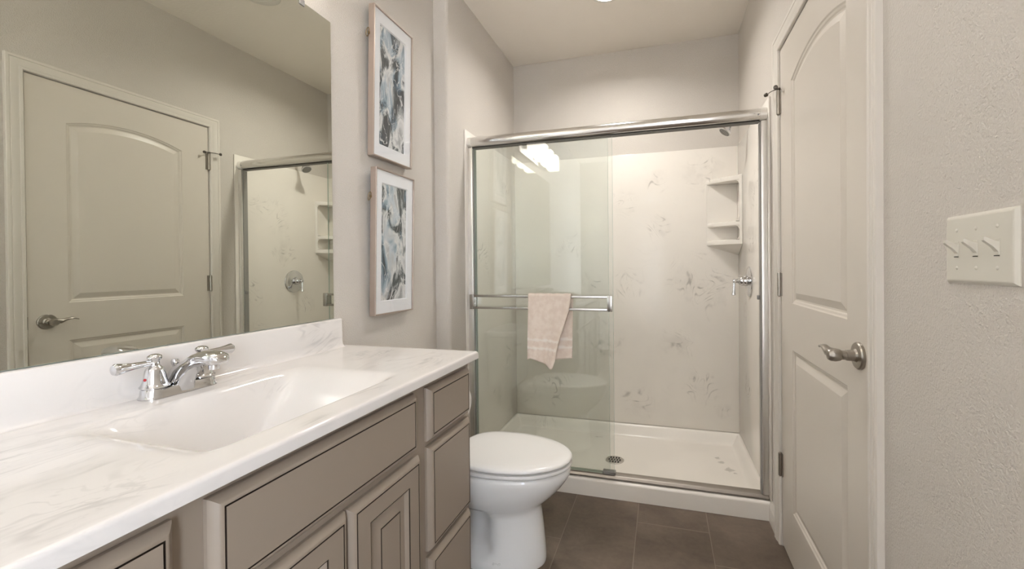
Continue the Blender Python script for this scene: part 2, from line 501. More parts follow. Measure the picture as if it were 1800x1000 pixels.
def baseboard(name, pts, fn):
    bp = [(0, 0), (.012, 0), (.012, .070), (.009, .076), (.009, .080), (.006, .090), (.003, .097), (0, .097)]
    bm = new()
    ring_faces(bm, [[fn(d, z, e) for d, z in bp] for e in pts])
    return finish(bm, name, M['trim'], angle=25)
struct(baseboard('baseboard_right', (DY1 + .0635, 2.093), lambda d, z, e: (XR - .0002 - d, e, z)), 'short white baseboard between door casing and shower curb', 'baseboard')
struct(baseboard('baseboard_front', (-.845, DY0 - .0635), lambda d, z, e: (XR - .0002 - d, e, z)), 'white baseboard under the light switches', 'baseboard')
struct(baseboard('baseboard_left', (1.262, YW - .0005), lambda d, z, e: (XL + .0002 + d, e, z)), 'white baseboard behind the toilet', 'baseboard')

# ------------------------------------------------------------------ door
door = bpy.data.objects.new('door_1', None); C.objects.link(door)
place(door, Vector((XR, (DY0 + DY1) / 2, 0.012)))
struct(door, 'closed white two-panel door with arched upper panel', 'door')

def door_slab():
    bm = new(); xf, xb = XR + .001, XR + .036
    def panel(inset, arch):
        y0, y1 = 1.286 + inset, 1.779 - inset
        if arch:
            z0, zs, rise = 1.012 + inset, 1.852, .046
            yc = 1.5325; half = .2465
            R = (half * half + rise * rise) / (2 * rise); zc = zs + rise - R
            Ri = R - inset
            pts = [(y0, z0), (y1, z0)]
            for k in range(25):
                y = y1 + (y0 - y1) * k / 24
                pts.append((y, zc + math.sqrt(Ri * Ri - (y - yc) ** 2)))
        else:
            z0, z1 = .215 + inset, .836 - inset
            pts = [(y0, z0), (y1, z0), (y1, z1), (y0, z1)]
        return pts
    steps = [(0, 0), (.004, .0035), (.010, .0050), (.014, .0085), (.019, .0090), (.040, .0015), (.0425, .0008)]
    holes = []
    for arch in (True, False):
        rings = [[Vector((xf + d, *q)) for q in panel(i, arch)] for i, d in steps]
        vr = ring_faces(bm, rings, cap0=False, cap1=True)
        holes.append(vr[0])
    o = [bm.verts.new((xf, y, z)) for y, z in ((DY0, .012), (DY1, .012), (DY1, DZ), (DY0, DZ))]
    b = [bm.verts.new((xb, y, z)) for y, z in ((DY0, .012), (DY1, .012), (DY1, DZ), (DY0, DZ))]
    for i in range(4):
        j = (i + 1) % 4; bm.faces.new((o[i], o[j], b[j], b[i]))
    bm.faces.new(b)
    es = []
    for loop in holes + [o]:
        for i in range(len(loop)):
            e = bm.edges.get((loop[i], loop[(i + 1) % len(loop)]))
            es.append(e or bm.edges.new((loop[i], loop[(i + 1) % len(loop)])))
    bmesh.ops.triangle_fill(bm, edges=es, use_beauty=True, normal=(-1, 0, 0))
    return finish(bm, 'door_slab', M['door'], door, angle=12)
slab = door_slab()

# lever handle
bm = new()
ky, kz = 1.2115, .931
lathe(bm, [(.0335, 0), (.0335, .006), (.031, .009), (.017, .010), (.0135, .014), (.0135, .030), (.0115, .031), (.0115, .040), (.0145, .044), (.0165, .054), (.0155, .064), (.012, .070), (.004, .072)], (XR + .001, ky, kz), (-1, 0, 0), 40)
rose = finish(bm, 'door_handle', M['nickel'], door)
rose['label'] = 'satin nickel lever handle'
bm = new()
pth = [(.0, -.004), (.012, .0), (.024, -.003), (.040, .004), (.056, .0075), (.070, .006), (.083, .001)]
rings = []
for i, (a, zz) in enumerate(pth):
    hw = (.009, .0115, .0115, .0105, .0095, .009, .005)[i]; th = (.0125, .0120, .0095, .0065, .0048, .0036, .002)[i]
    rings.append([Vector((XR - .060 - hw * math.cos(2 * math.pi * k / 12), ky + a - .004, kz + .005 + zz + th * math.sin(2 * math.pi * k / 12))) for k in range(12)])
ring_faces(bm, rings)
finish(bm, 'lever', M['nickel'], rose, angle=50)
bm = new(); box(bm, XR - .001, XR + .018, DY0 - .0026, DY0 - .0004, kz - .028, kz + .028)
finish(bm, 'latch_plate', M['bronze'], door)

def hinge(z0, z1, stop=False):
    bm = new(); y = DY1 + .0025; x = XR - .0065
    n = 5
    for k in range(n):
        a = z0 + (z1 - z0) * k / n; b = z0 + (z1 - z0) * (k + 1) / n
        lathe(bm, [(.0074, a + .0006), (.0074, b - .0006)], (x, y, 0), (0, 0, 1), 16)
    lathe(bm, [(.004, z0 - .003), (.0066, z0), (.0066, z1), (.004, z1 + .003)], (x, y, 0), (0, 0, 1), 12)
    box(bm, XR - .0025, XR + .0006, y - .0165, y - .0015, z0, z1)
    h = finish(bm, 'hinge', M['nickel'], door)
    if stop:
        bm = new(); zt = z1 + .004
        lathe(bm, [(.008, 0), (.008, .006)], (x, y, zt), (0, 0, 1), 16)
        tube(bm, [(x, y, zt + .003), (x - .012, y - .018, zt + .001), (x - .018, y - .036, zt - .004)], .0022, 8)
        tube(bm, [(x, y, zt + .003), (x - .022, y + .016, zt + .002), (x - .034, y + .040, zt - .001)], .0022, 8)
        s = finish(bm, 'door_stop', M['bronze'], h)
        bm = new(); lathe(bm, [(.004, -.007), (.0075, -.005), (.0085, 0), (.0075, .005), (.004, .007)], (x - .019, y - .040, zt - .005), (-.3, -1, 0), 16)
        finish(bm, 'bumper_tip', M['bronze'], s)
        bm = new(); lathe(bm, [(.004, -.007), (.0075, -.005), (.0085, 0), (.0075, .005), (.004, .007)], (x - .036, y + .043, zt - .001), (-.5, 1, 0), 16)
        finish(bm, 'bumper_tip', M['bronze'], s)
hinge(1.775, 1.873, True)
hinge(1.032, 1.125)
hinge(.291, .384)

# ------------------------------------------------------------------ light switches
sw = thing('light_switch', 'cream triple toggle switch plate on the right wall beside the door', 'light switch', (XR, .797, 1.1246))
bm = new()
rings = []
for ins, d in ((0, 0), (0, .0015), (.004, .0055), (.006, .0062)):
    a = .7225 + ins; b = .8720 - ins; c_ = 1.1250 + ins; d_ = 1.2350 - ins
    rings.append([Vector((XR - .0002 - d, y, z)) for y, z in ((a, c_), (b, c_), (b, d_), (a, d_))])
ring_faces(bm, rings)
pt = finish(bm, 'wall_plate', M['switch'], sw, angle=15)
for y in (.7555, .7985, .8415):
    bm = new(); box(bm, XR - .0075, XR - .006, y - .0048, y + .0048, 1.1685, 1.1925, .0006, 1)
    tg = finish(bm, 'toggle_frame', M['switch'], sw)
    bm = new()
    rings = []
    for (dx, zz, hw, hh) in ((.0070, 1.1800, .0042, .0075), (.013, 1.1855, .0036, .0048), (.0215, 1.1915, .0033, .0034), (.0235, 1.1925, .0025, .0022)):
        rings.append([Vector((XR - dx - sx * .001 * 0, y + sy * hw, zz + sz * hh)) for sy, sz, sx in ((-1, -1, 0), (1, -1, 0), (1, 1, 0), (-1, 1, 0))])
    ring_faces(bm, rings); finish(bm, 'toggle', M['switch'], tg, angle=40)
    bm = new(); box(bm, XR - .0077, XR - .0070, y - .0050, y + .0050, 1.1672, 1.1684)
    finish(bm, 'slot', M['gap'], tg)
    for z in (1.1500, 1.2105):
        bm = new(); lathe(bm, [(.0030, 0), (.0030, .0006), (.0018, .0016), (.0004, .0018)], (XR - .0062, y, z), (-1, 0, 0), 16)
        finish(bm, 'screw', M['switch'], sw)

# ------------------------------------------------------------------ vanity cabinet
VF = -.617
van = thing('vanity_cabinet', 'taupe painted vanity cabinet with dark glazed grooves under the white countertop', 'cabinet', (-.865, .69, 0))
bm = new()
box(bm, VF - .019, VF, .13, 1.252, .10, .8585)              # face frame
box(bm, XL + .002, VF - .0191, .13, .148, .10, .8585)       # end panels, bottom and back: a hollow carcass
box(bm, XL + .002, VF - .0191, 1.234, 1.252, .10, .8585)
box(bm, XL + .002, VF - .0191, .1481, 1.2339, .10, .118)
box(bm, XL + .002, XL + .010, .1481, 1.2339, .1181, .8585)
box(bm, XL + .002, VF - .07, .14, 1.245, 0, .0999)           # recessed toe kick
finish(bm, 'cabinet_body', M['cabinet'], van)

def front(name, y0, y1, z0, z1, raised=False):
    bm = new()
    def rr(ins, d):
        return [Vector((VF + .0003 + d, y, z)) for y, z in ((y0 + ins, z0 + ins), (y1 - ins, z0 + ins), (y1 - ins, z1 - ins), (y0 + ins, z1 - ins))]
    seq = [(0, 0, 0), (0, .007, 0), (.0015, .0098, 0), (.009, .0180, 0), (.012, .0197, 0), (.0150, .0200, 0), (.0154, .0165, 1), (.0174, .0165, 1), (.0178, .0200, 0)]
    if raised:
        seq += [(.056, .0200, 0), (.0564, .0160, 1), (.0584, .0160, 1), (.0586, .0185, 0), (.063, .0150, 0), (.067, .0110, 0), (.071, .0105, 0), (.092, .0172, 0), (.0924, .0145, 1), (.0944, .0145, 1), (.0948, .0178, 0)]
    for (a, b) in zip(seq, seq[1:]):
        va = [bm.verts.new(p) for p in rr(a[0], a[1])]; vb = [bm.verts.new(p) for p in rr(b[0], b[1])]
        for i in range(4):
            j = (i + 1) % 4
            f = bm.faces.new((va[i], va[j], vb[j], vb[i])); f.material_index = 1 if (a[2] or b[2]) else 0
    bm.faces.new([bm.verts.new(p) for p in rr(seq[-1][0], seq[-1][1])])
    bm.faces.new([bm.verts.new(p) for p in rr(0, 0)][::-1])
    bmesh.ops.remove_doubles(bm, verts=bm.verts, dist=1e-6)
    return finish(bm, name, [M['cabinet'], M['glaze']], van, angle=25)
for (a, b) in ((.9895, 1.2335), (.148, .386)):
    front('drawer', a, b, .694, .837)
    front('drawer', a, b, .398, .678)
    front('drawer', a, b, .112, .382)
ff = front('false_drawer_front', .429, .935, .695, .8395)
ff['label'] = 'wide fixed panel under the sink'
front('cabinet_door', .432, .6885, .112, .678, True)
front('cabinet_door', .6925, .9475, .112, .678, True)

# ------------------------------------------------------------------ countertop with moulded basin
ZT, XF = .884, -.585
vt = thing('marble_worktop', 'white marbled vanity top with moulded rectangular basin and backsplash', 'countertop', (-.85, .69, .860))
CY0, CY1 = .10, 1.269
def soft_min(vals, k=.10):
    s_ = sum(math.exp(-v / k) for v in vals)
    return -k * math.log(s_)
def basin(x, y):
    xr, xf_, y0, y1 = -.990, -.647, .432, .966
    a = (x - xr) / .050; b = (xf_ - x) / .075
    c_ = (y1 - y) / .170; d_ = (y - y0) / .170
    # rounded corners in plan
    t = soft_min([a, b, c_, d_], .16) + .02
    if t <= 0: return 0
    f = .12
    g = t * t / (2 * f) if t < f else t - f / 2
    return .120 * smooth(min(1, g) * .5 + 0) * 2 if g < 1 else .120
def ctop(x, y):
    z = ZT - basin(x, y)
    rr_ = .007
    for e in (x - (XF - rr_), y - (CY1 - rr_), (CY0 + rr_) - y):
        if e > 0: z -= rr_ - math.sqrt(max(0, rr_ * rr_ - e * e))
    return z
rr_ = .007
edge = [rr_ * (1 - math.cos(math.pi / 2 * k / 5)) for k in range(6)]
xs = lin(XL + .0005, -1.02, 6)[:-1] + lin(-1.02, -.64, 78)[:-1] + lin(-.64, XF - rr_, 8)[:-1] + [XF - rr_ + rr_ * math.sin(math.pi / 2 * k / 6) for k in range(7)]
ys = [CY0 + rr_ - rr_ * math.sin(math.pi / 2 * (6 - k) / 6) for k in range(7)] + lin(CY0 + rr_, .43, 20)[1:-1] + lin(.43, .97, 110)[:-1] + lin(.97, CY1 - rr_, 20)[:-1] + [CY1 - rr_ + rr_ * math.sin(math.pi / 2 * k / 6) for k in range(7)]
bm = new()
# top skin, rounded nose, underside return around a hollow bowl
g = [[bm.verts.new((x, y, ctop(x, y))) for y in ys] for x in xs]
for i in range(len(xs) - 1):
    for j in range(len(ys) - 1):
        bm.faces.new((g[i][j], g[i + 1][j], g[i + 1][j + 1], g[i][j + 1]))
nx, ny = len(xs), len(ys)
loop = [g[i][0] for i in range(nx)] + [g[nx - 1][j] for j in range(1, ny)] + [g[i][ny - 1] for i in range(nx - 2, -1, -1)] + [g[0][j] for j in range(ny - 2, 0, -1)]
zb = .8600
low = [bm.verts.new((v.co.x, v.co.y, zb)) for v in loop]
inn = [bm.verts.new((max(XL + .002, min(VF + .001, v.co.x)), max(.131, min(1.251, v.co.y)), zb)) for v in loop]
for i in range(len(loop)):
    j = (i + 1) % len(loop)
    bm.faces.new((loop[i], low[i], low[j], loop[j]))
    try: bm.faces.new((low[i], inn[i], inn[j], low[j]))
    except ValueError: pass
bmesh.ops.remove_doubles(bm, verts=bm.verts, dist=1e-6)
finish(bm, 'countertop', M['counter'], vt, angle=50)
bm = new()
q = [(XL + .0005, .8842), (XL + .034, .8842), (XL + .029, .8862), (XL + .0245, .8905), (XL + .0215, .898), (XL + .0205, .910), (XL + .0200, .9775), (XL + .0185, .9815), (XL + .0155, .9830), (XL + .0005, .9830)]
ring_faces(bm, [[Vector((a, y, b)) for a, b in q] for y in (CY0, 1.2335)])
# foot of the cove tapers away at the free end
finish(bm, 'backsplash', M['counter'], vt, angle=40)
bm = new()
lathe(bm, [(.024, 0), (.024, .002), (.019, .003), (.019, -.002), (.0001, -.002)], (-.83, .70, ZT - .1205), (0, 0, 1), 28)
finish(bm, 'sink_drain', M['chrome'], vt)

# ------------------------------------------------------------------ faucet
FX, FY = -1.056, .689
fa = thing('faucet', 'polished chrome two-handle centerset faucet on the vanity top', 'faucet', (FX, FY, ZT))
def stadium(hl, hw, z, n=16):
    pts = []
    for s_ in (1, -1):
        for k in range(n + 1):
            a = math.pi * k / n
            pts.append(Vector((FX + s_ * hw * math.cos(a), FY + s_ * ((hl - hw) + hw * math.sin(a)), z)))
    return pts
bm = new()
ring_faces(bm, [stadium(.077, .0275, ZT + .0003), stadium(.077, .0275, ZT + .003), stadium(.0745, .026, ZT + .006), stadium(.0735, .0255, ZT + .009), stadium(.0725, .0245, ZT + .018), stadium(.071, .023, ZT + .0205), stadium(.068, .021, ZT + .0212)])
finish(bm, 'faucet_base', M['chrome'], fa)
for s_ in (-1, 1):
    hy = FY + s_ * .048
    bm = new()
    lathe(bm, [(.0200, .0205), (.0205, .0228), (.0262, .0236), (.0264, .0258), (.0240, .0285), (.0215, .0340), (.0196, .0420), (.0182, .0510), (.0170, .0590), (.0148, .0640), (.0108, .0680), (.0088, .0710), (.0086, .0775),
               (.0098, .0810), (.0126, .0840), (.0134, .0872), (.0118, .0905), (.0065, .0935), (.0005, .0945)], (FX, hy, ZT), (0, 0, 1), 36)
    h = finish(bm, 'handle', M['chrome'], fa)
    bm = new()
    lathe(bm, [(.0052, .004), (.0058, .014), (.0064, .026), (.0076, .042), (.0098, .056), (.0118, .064), (.0122, .0685), (.0098, .0725), (.004, .0745), (.0003, .0748)],
          (FX, hy, ZT + .0765), (.02, s_, -.02), 28)
    finish(bm, 'lever', M['chrome'], h)
    if s_ < 0:
        bm = new(); lathe(bm, [(.0030, 0), (.0030, .0012), (.0015, .0018), (.0002, .0019)], (FX + .002, hy - .0194, ZT + .042), (.08, -1, .15), 16)
        finish(bm, 'hot_indicator', M['red'], h)['label'] = 'red hot-water dot'
bm = new()
secs = [((-1.028, .8895), (-1.082, .9045), .0235), ((-1.0265, .903), (-1.081, .9235), .0228), ((-1.0165, .920), (-1.064, .9400), .0215), ((-.999, .935), (-1.034, .9560), .0202),
        ((-.980, .9450), (-1.003, .9720), .0205), ((-.961, .9490), (-.974, .9800), .0222), ((-.946, .9490), (-.949, .9800), .0225), ((-.934, .9505), (-.931, .9750), .0200), ((-.927, .9530), (-.922, .9665), .0140), ((-.924, .955), (-.919, .9600), .007)]
rings = []
for (b, t_, hw) in secs:
    cx_, cz_ = (b[0] + t_[0]) / 2, (b[1] + t_[1]) / 2; ux, uz = (t_[0] - b[0]) / 2, (t_[1] - b[1]) / 2
    ring = []
    for k in range(28):
        a = 2 * math.pi * k / 28; ca, sa = math.cos(a), math.sin(a)
        e = .75
        ca = math.copysign(abs(ca) ** e, ca); sa = math.copysign(abs(sa) ** e, sa)
        ring.append(Vector((cx_ + ux * sa, FY + hw * ca, cz_ + uz * sa)))
    rings.append(ring)
ring_faces(bm, rings)
sp = finish(bm, 'spout', M['chrome'], fa, angle=45)
bm = new(); lathe(bm, [(.0105, 0), (.0105, .012), (.009, .013)], (-.950, FY, .9405), (0, 0, 1), 24)
finish(bm, 'aerator', M['chrome'], sp)
bm = new(); lathe(bm, [(.0095, 0), (.0080, .008), (.0040, .014), (.0036, .022), (.0050, .030), (.0075, .037), (.0080, .041), (.0058, .0455), (.0005, .0465)], (-1.076, FY + .004, .9095), (0, 0, 1), 20)
finish(bm, 'lift_rod', M['chrome'], fa)

# ------------------------------------------------------------------ mirror
mi = thing('wall_mirror', 'large frameless mirror on the left wall above the backsplash', 'mirror', (XL, .66, .984))
bm = new(); box(bm, XL + .0005, XL + .0058, .105, 1.212, .9845, 2.017, .0008, 1)
for f in bm.faces: f.material_index = 1
bm.faces.ensure_lookup_table()
for f in bm.faces:
    if f.calc_center_median().x > XL + .0057: f.material_index = 0
finish(bm, 'mirror_glass', [M['mirror'], M['glass_edge']], mi, angle=10)
for y in (.30, 1.091):
    bm = new()
    box(bm, XL + .0005, XL + .0085, y - .010, y + .010, 2.0172, 2.024, .001, 1)
    box(bm, XL + .0063, XL + .0085, y - .010, y + .010, 2.004, 2.0175, .0008, 1)
    finish(bm, 'mirror_clip', M['bumper'], mi)

# ------------------------------------------------------------------ framed prints
def picture(z0, z1, art_m, label, hang_z):
    y0, y1 = 1.394, 1.6555
    T = .030; xb = XL + .0035
    lean = .0140 / .6
    root = thing('picture_frame', label, 'picture', (xb + T / 2, (y0 + y1) / 2, z0), 'framed abstract prints beside the mirror')
    def sh(bm):
        for v in bm.verts: v.co.x += (v.co.z - z0) * lean
    def ringr(ins, d): return [Vector((xb + d, y, z)) for y, z in ((y0 + ins, z0 + ins), (y1 - ins, z0 + ins), (y1 - ins, z1 - ins), (y0 + ins, z1 - ins))]
    bm = new()
    ring_faces(bm, [ringr(.004, .006), ringr(.0, .004), ringr(0, T - .0012), ringr(.001, T), ringr(.0046, T), ringr(.0052, T - .001), ringr(.0055, .006)], cap0=False, cap1=False)
    sh(bm); finish(bm, 'frame', M['frame'], root, angle=20)
    bm = new(); box(bm, xb + .003, xb + .006, y0 + .003, y1 - .003, z0 + .003, z1 - .003); sh(bm)
    finish(bm, 'backing_board', M['gap'], root)
    # mat with a bevelled window
    wi, wt = .043, .053
    def win(e, d): return [Vector((xb + d, y, z)) for y, z in ((y0 + wi + e, z0 + wt + e), (y1 - wi - e, z0 + wt + e), (y1 - wi - e, z1 - wt - e), (y0 + wi + e, z1 - wt - e))]
    bm = new()
    ring_faces(bm, [ringr(.0056, .0205), ringr(.0056, .0235), win(0, .0235), win(.0035, .0190), win(.0035, .0185)], cap0=False, cap1=False)
    sh(bm); finish(bm, 'mat_board', M['mat'], root, angle=10)
    bm = new(); box(bm, xb + .0165, xb + .0183, y0 + wi - .004, y1 - wi + .004, z0 + wt - .004, z1 - wt + .004); sh(bm)
    finish(bm, 'art_print', art_m, root)
    bm = new(); box(bm, xb + .0255, xb + .0275, y0 + .0056, y1 - .0056, z0 + .0056, z1 - .0056); sh(bm)
    finish(bm, 'picture_glass', M['art_glass'], root)
    bm = new()
    cx_ = xb + .006
    pts = [(cx_ + .004 * math.sin(2 * math.pi * k / 12), y0 - .008 + .007 * math.cos(2 * math.pi * k / 12), hang_z + .016 * math.sin(2 * math.pi * k / 12)) for k in range(13)]
    tube(bm, pts, .0016, 8)
    box(bm, cx_ - .002, cx_ + .004, y0 - .006, y0 + .02, hang_z - .005, hang_z + .005, .0008, 1)
    sh(bm); finish(bm, 'hanger_ring', M['brass'], root)
picture(1.602, 2.188, M['art_a'], 'upper framed abstract print of grey and pale swirls beside mirror', 2.075)
picture(.972, 1.555, M['art_b'], 'lower framed abstract print with more blue patches, nearer the countertop', 1.440)

# ------------------------------------------------------------------ toilet
TY = 1.585
to = thing('toilet', 'white elongated toilet with closed lid between vanity and shower', 'toilet', (-.72, TY, 0))
def egg(xb_, xf_, hw, z, n=48, p=2.25, shift=.36):
    """plan outline: blunt at the back, rounded at the front"""
    xc = xb_ + (xf_ - xb_) * shift + 0
    pts = []
    for k in range(n):
        a = 2 * math.pi * k / n; ca, sa = math.cos(a), math.sin(a)
        ln = (xf_ - xc) if ca > 0 else (xc - xb_)
        pp = 2.05 if ca > 0 else p + .6
        pts.append(Vector((xc + ln * math.copysign(abs(ca) ** (2 / pp), ca), TY + hw * math.copysign(abs(sa) ** (2 / pp), sa), z)))
    return pts
bm = new()
secs = [(-.83, -.452, .118, .0003), (-.83, -.450, .119, .012), (-.828, -.451, .117, .03), (-.815, -.4525, .110, .06), (-.808, -.456, .106, .10), (-.808, -.461, .104, .15), (-.815, -.467, .106, .195), (-.83, -.470, .113, .215),
        (-.85, -.463, .126, .232), (-.875, -.440, .143, .252), (-.90, -.412, .157, .278), (-.915, -.384, .168, .308), (-.92, -.364, .174, .335), (-.92, -.354, .1775, .352), (-.92, -.350, .1785, .368), (-.92, -.3525, .1770, .378), (-.918, -.359, .172, .3825), (-.91, -.372, .162, .3840)]
rings = [egg(*s_, shift=.45) for s_ in secs]
for rg, s_ in zip(rings, secs):                 # trapway recess along the sides of the pedestal
    z = s_[3]
    k = smooth((z - .035) / .03) * (1 - smooth((z - .185) / .06))
    for v in rg:
        f = smooth((-.640 - v.x) / .022) * smooth((v.x + .86) / .05)
        v.y -= math.copysign(.040 * k * f, v.y - TY)
ring_faces(bm, rings)
bowl = finish(bm, 'bowl', M['porcelain'], to, angle=60)
bm = new()
ring_faces(bm, [egg(-.810, -.366, .163, .3866, shift=.42), egg(-.815, -.349, .1755, .3885, shift=.42), egg(-.815, -.3455, .1780, .3910, shift=.42), egg(-.815, -.344, .1785, .396, shift=.42), egg(-.815, -.346, .177, .4025, shift=.42), egg(-.81, -.356, .168, .4040, shift=.42), egg(-.80, -.366, .160, .4045, shift=.42)])
finish(bm, 'seat', M['seat'], to, angle=60)
bm = new()
ring_faces(bm, [egg(-.810, -.362, .164, .4078, shift=.42), egg(-.815, -.3490, .1750, .4090, shift=.42), egg(-.815, -.3445, .1778, .4115, shift=.42), egg(-.815, -.344, .1780, .416, shift=.42), egg(-.815, -.347, .1755, .4215, shift=.42), egg(-.81, -.357, .168, .4258, shift=.42), egg(-.80, -.39, .145, .4285, shift=.42), egg(-.76, -.46, .09, .4298, shift=.42)])
finish(bm, 'lid', M['seat'], to, angle=60)
for s_ in (-1, 1):
    bm = new(); box(bm, -.852, -.812, TY + s_ * .075 - .018, TY + s_ * .075 + .018, .3857, .4150, .006, 2)
    finish(bm, 'seat_hinge', M['seat'], to)
bm = new()
def rrect(x0, x1, y0, y1, z, r_=.03, n=5):
    pts = []
    for cx_, cy_, a0 in ((x1 - r_, y1 - r_, 0), (x0 + r_, y1 - r_, 1), (x0 + r_, y0 + r_, 2), (x1 - r_, y0 + r_, 3)):
        for k in range(n + 1):
            a = math.pi / 2 * (a0 + k / n); pts.append(Vector((cx_ + r_ * math.cos(a), cy_ + r_ * math.sin(a), z)))
    return pts
ring_faces(bm, [rrect(-1.085, -.925, TY - .17, TY + .17, .3860), rrect(-1.092, -.918, TY - .185, TY + .185, .41), rrect(-1.096, -.912, TY - .195, TY + .195, .715)])
tank = finish(bm, 'tank', M['porcelain'], to, angle=40)
bm = new()
ring_faces(bm, [rrect(-1.096, -.912, TY - .195, TY + .195, .7153), rrect(-1.100, -.905, TY - .203, TY + .203, .719), rrect(-1.100, -.905, TY - .203, TY + .203, .745), rrect(-1.096, -.910, TY - .197, TY + .197, .7525)])
finish(bm, 'tank_lid', M['porcelain'], to, angle=40)
bm = new()
lathe(bm, [(.012, 0), (.012, .006), (.006, .010), (.006, .018)], (-.912, TY + .14, .665), (1, 0, 0), 20)
tube(bm, [(-.896, TY + .145, .665), (-.894, TY + .11, .662), (-.894, TY + .07, .658)], [.005, .005, .007], 10)
finish(bm, 'flush_lever', M['chrome'], tank)
# small printed sticker near the foot
def sticker():
    t = NT('sticker_print'); p = t.pos()
    s_ = t.n('ShaderNodeSeparateXYZ'); t.l(p, s_.inputs[0])
    row = t.math('GREATER_THAN', t.math('FRACT', t.math('MULTIPLY', s_.outputs[2], 260)), .45)
    n = t.noise(p, 700, 1)
    f = t.math('MULTIPLY', row, t.maprange(n.outputs[0], .45, .5, 0, .55))
    return t.set(t.mix(f, (.83, .82, .80), (.25, .25, .25)), .4)
M['sticker'] = sticker()
from mathutils.bvhtree import BVHTree
_bv = BVHTree.FromPolygons([bowl.matrix_world @ v.co + Vector(bowl.location) - bowl.matrix_world.translation for v in bowl.data.vertices], [tuple(p.vertices) for p in bowl.data.polygons])
bm = new(); rows_ = []
for k in range(3):
    r0 = []
    for i in range(9):
        hit = _bv.ray_cast(Vector((-.632 + .034 * i / 8, 1.30, .030 + .010 * k / 2)), Vector((0, 1, 0)))
        r0.append(hit[0] + hit[1] * .0006)
    rows_.append(r0)
vv = [[bm.verts.new(p) for p in r0] for r0 in rows_]
for a, b in zip(vv, vv[1:]):
    for i in range(8): bm.faces.new((a[i], a[i + 1], b[i + 1], b[i]))
finish(bm, 'sticker', M['sticker'], bowl)

# ------------------------------------------------------------------ toilet paper on the far end of the vanity
tp = thing('toilet_paper_holder', 'chrome toilet paper holder on the far end panel of the vanity', 'paper holder', (-.68, 1.2525, .70))
bm = new()
lathe(bm, [(.020, 0), (.020, .005), (.012, .008), (.007, .010), (.007, .060)], (-.752, 1.2525, .70), (0, 1, 0), 20)
tube(bm, [(-.752, 1.312, .70), (-.646, 1.312, .70)], .007, 12)
finish(bm, 'holder_arm', M['chrome'], tp)
bm = new()
d0 = [(.0205, 0), (.0205, .108), (.049, .108), (.050, .107), (.050, .001), (.049, 0), (.021, 0)]
lathe(bm, d0, (-.765, 1.3125, .690), (1, 0, 0), 40, cap=False)
bmesh.ops.remove_doubles(bm, verts=bm.verts, dist=1e-6)
tag(finish(bm, 'toilet_paper_roll', M['paper']), 'white toilet paper roll hanging beside the vanity drawers', 'toilet paper')

# ------------------------------------------------------------------ shower surround (marble panels) and pan
su = thing('shower_surround', 'cream marbled shower wall panels with grey swirls', 'shower surround', (-.284, YB, .098))
ZP0, ZP1 = .0985, 1.911
bm = new(); box(bm, -1.0345, .4665, YB, YBW - .0005, ZP0, ZP1, .002, 2)
finish(bm, 'back_panel', M['surround'], su)
bm = new(); box(bm, XS + .0005, -1.027, 2.083, YB - .0004, ZP0, ZP1, .002, 2)
finish(bm, 'side_panel', M['surround'], su)
bm = new(); box(bm, .459, XR - .0005, 2.083, YB - .0004, ZP0, ZP1, .002, 2)
finish(bm, 'side_panel', M['surround'], su)

pan = thing('shower_pan', 'cream marbled shower base with low front curb', 'shower pan', (-.284, 2.49, 0))
PX0, PX1, PY0, PY1 = XS + .001, XR - .001, 2.095, YBW - .001
def panz(x, y):
    rim = .096; fl = .034
    e = min(x - PX0, PX1 - x, PY1 - y)
    d = math.hypot(x + .278, y - 2.463)
    base = fl - .006 * max(0, 1 - d / .8)
    if e < .012: z = rim
    else: z = base + (rim - base) * (1 - smooth((e - .012) / .050))
    c_ = y - PY0
    if c_ < .095:
        cz = .086 + .004 * smooth((c_ - .03) / .05)
        if c_ < .013: cz = .086 - (.013 - math.sqrt(max(0, .013 ** 2 - (.013 - c_) ** 2)))
        k = smooth((c_ - .078) / .017)
        z = cz * (1 - k) + max(z if e < .06 else base, base) * k
        if e < .012 and c_ > .03: z = max(z, rim * smooth((c_ - .03) / .05))
    return z
px = [PX0, PX0 + .006, PX0 + .012] + [PX0 + .012 + .05 * k / 8 for k in range(1, 9)] + lin(PX0 + .062, PX1 - .062, 40)[1:-1] + [PX1 - .012 - .05 * k / 8 for k in range(8, 0, -1)] + [PX1 - .012, PX1 - .006, PX1]
py = [PY0 + .013 * (1 - math.cos(math.pi / 2 * k / 6)) for k in range(7)] + lin(PY0 + .013, PY0 + .078, 8)[1:] + lin(PY0 + .078, PY0 + .095, 6)[1:] + lin(PY0 + .095, PY1 - .062, 28)[1:-1] + [PY1 - .012 - .05 * k / 8 for k in range(8, 0, -1)] + [PY1 - .012, PY1 - .006, PY1]
bm = new(); heightfield(bm, px, py, panz, .0003)
finish(bm, 'shower_base', M['pan'], pan, angle=40)
bm = new()
lathe(bm, [(.0535, .0), (.0535, .002), (.051, .0032), (.046, .0034), (.046, .0025), (.0001, .0025)], (-.278, 2.463, .0285), (0, 0, 1), 40)
dr = finish(bm, 'shower_drain', M['steel'], pan)
for row in range(3):
    for k in range(5 if row == 1 else 4):
        xx = -.278 + (k - (2 if row == 1 else 1.5)) * .0155
        yy = 2.463 + (row - 1) * .026
        bm = new(); box(bm, xx - .0045, xx + .0045, yy - .0105, yy + .0105, .0305, .0316)
        finish(bm, 'drain_slot', M['black'], dr)

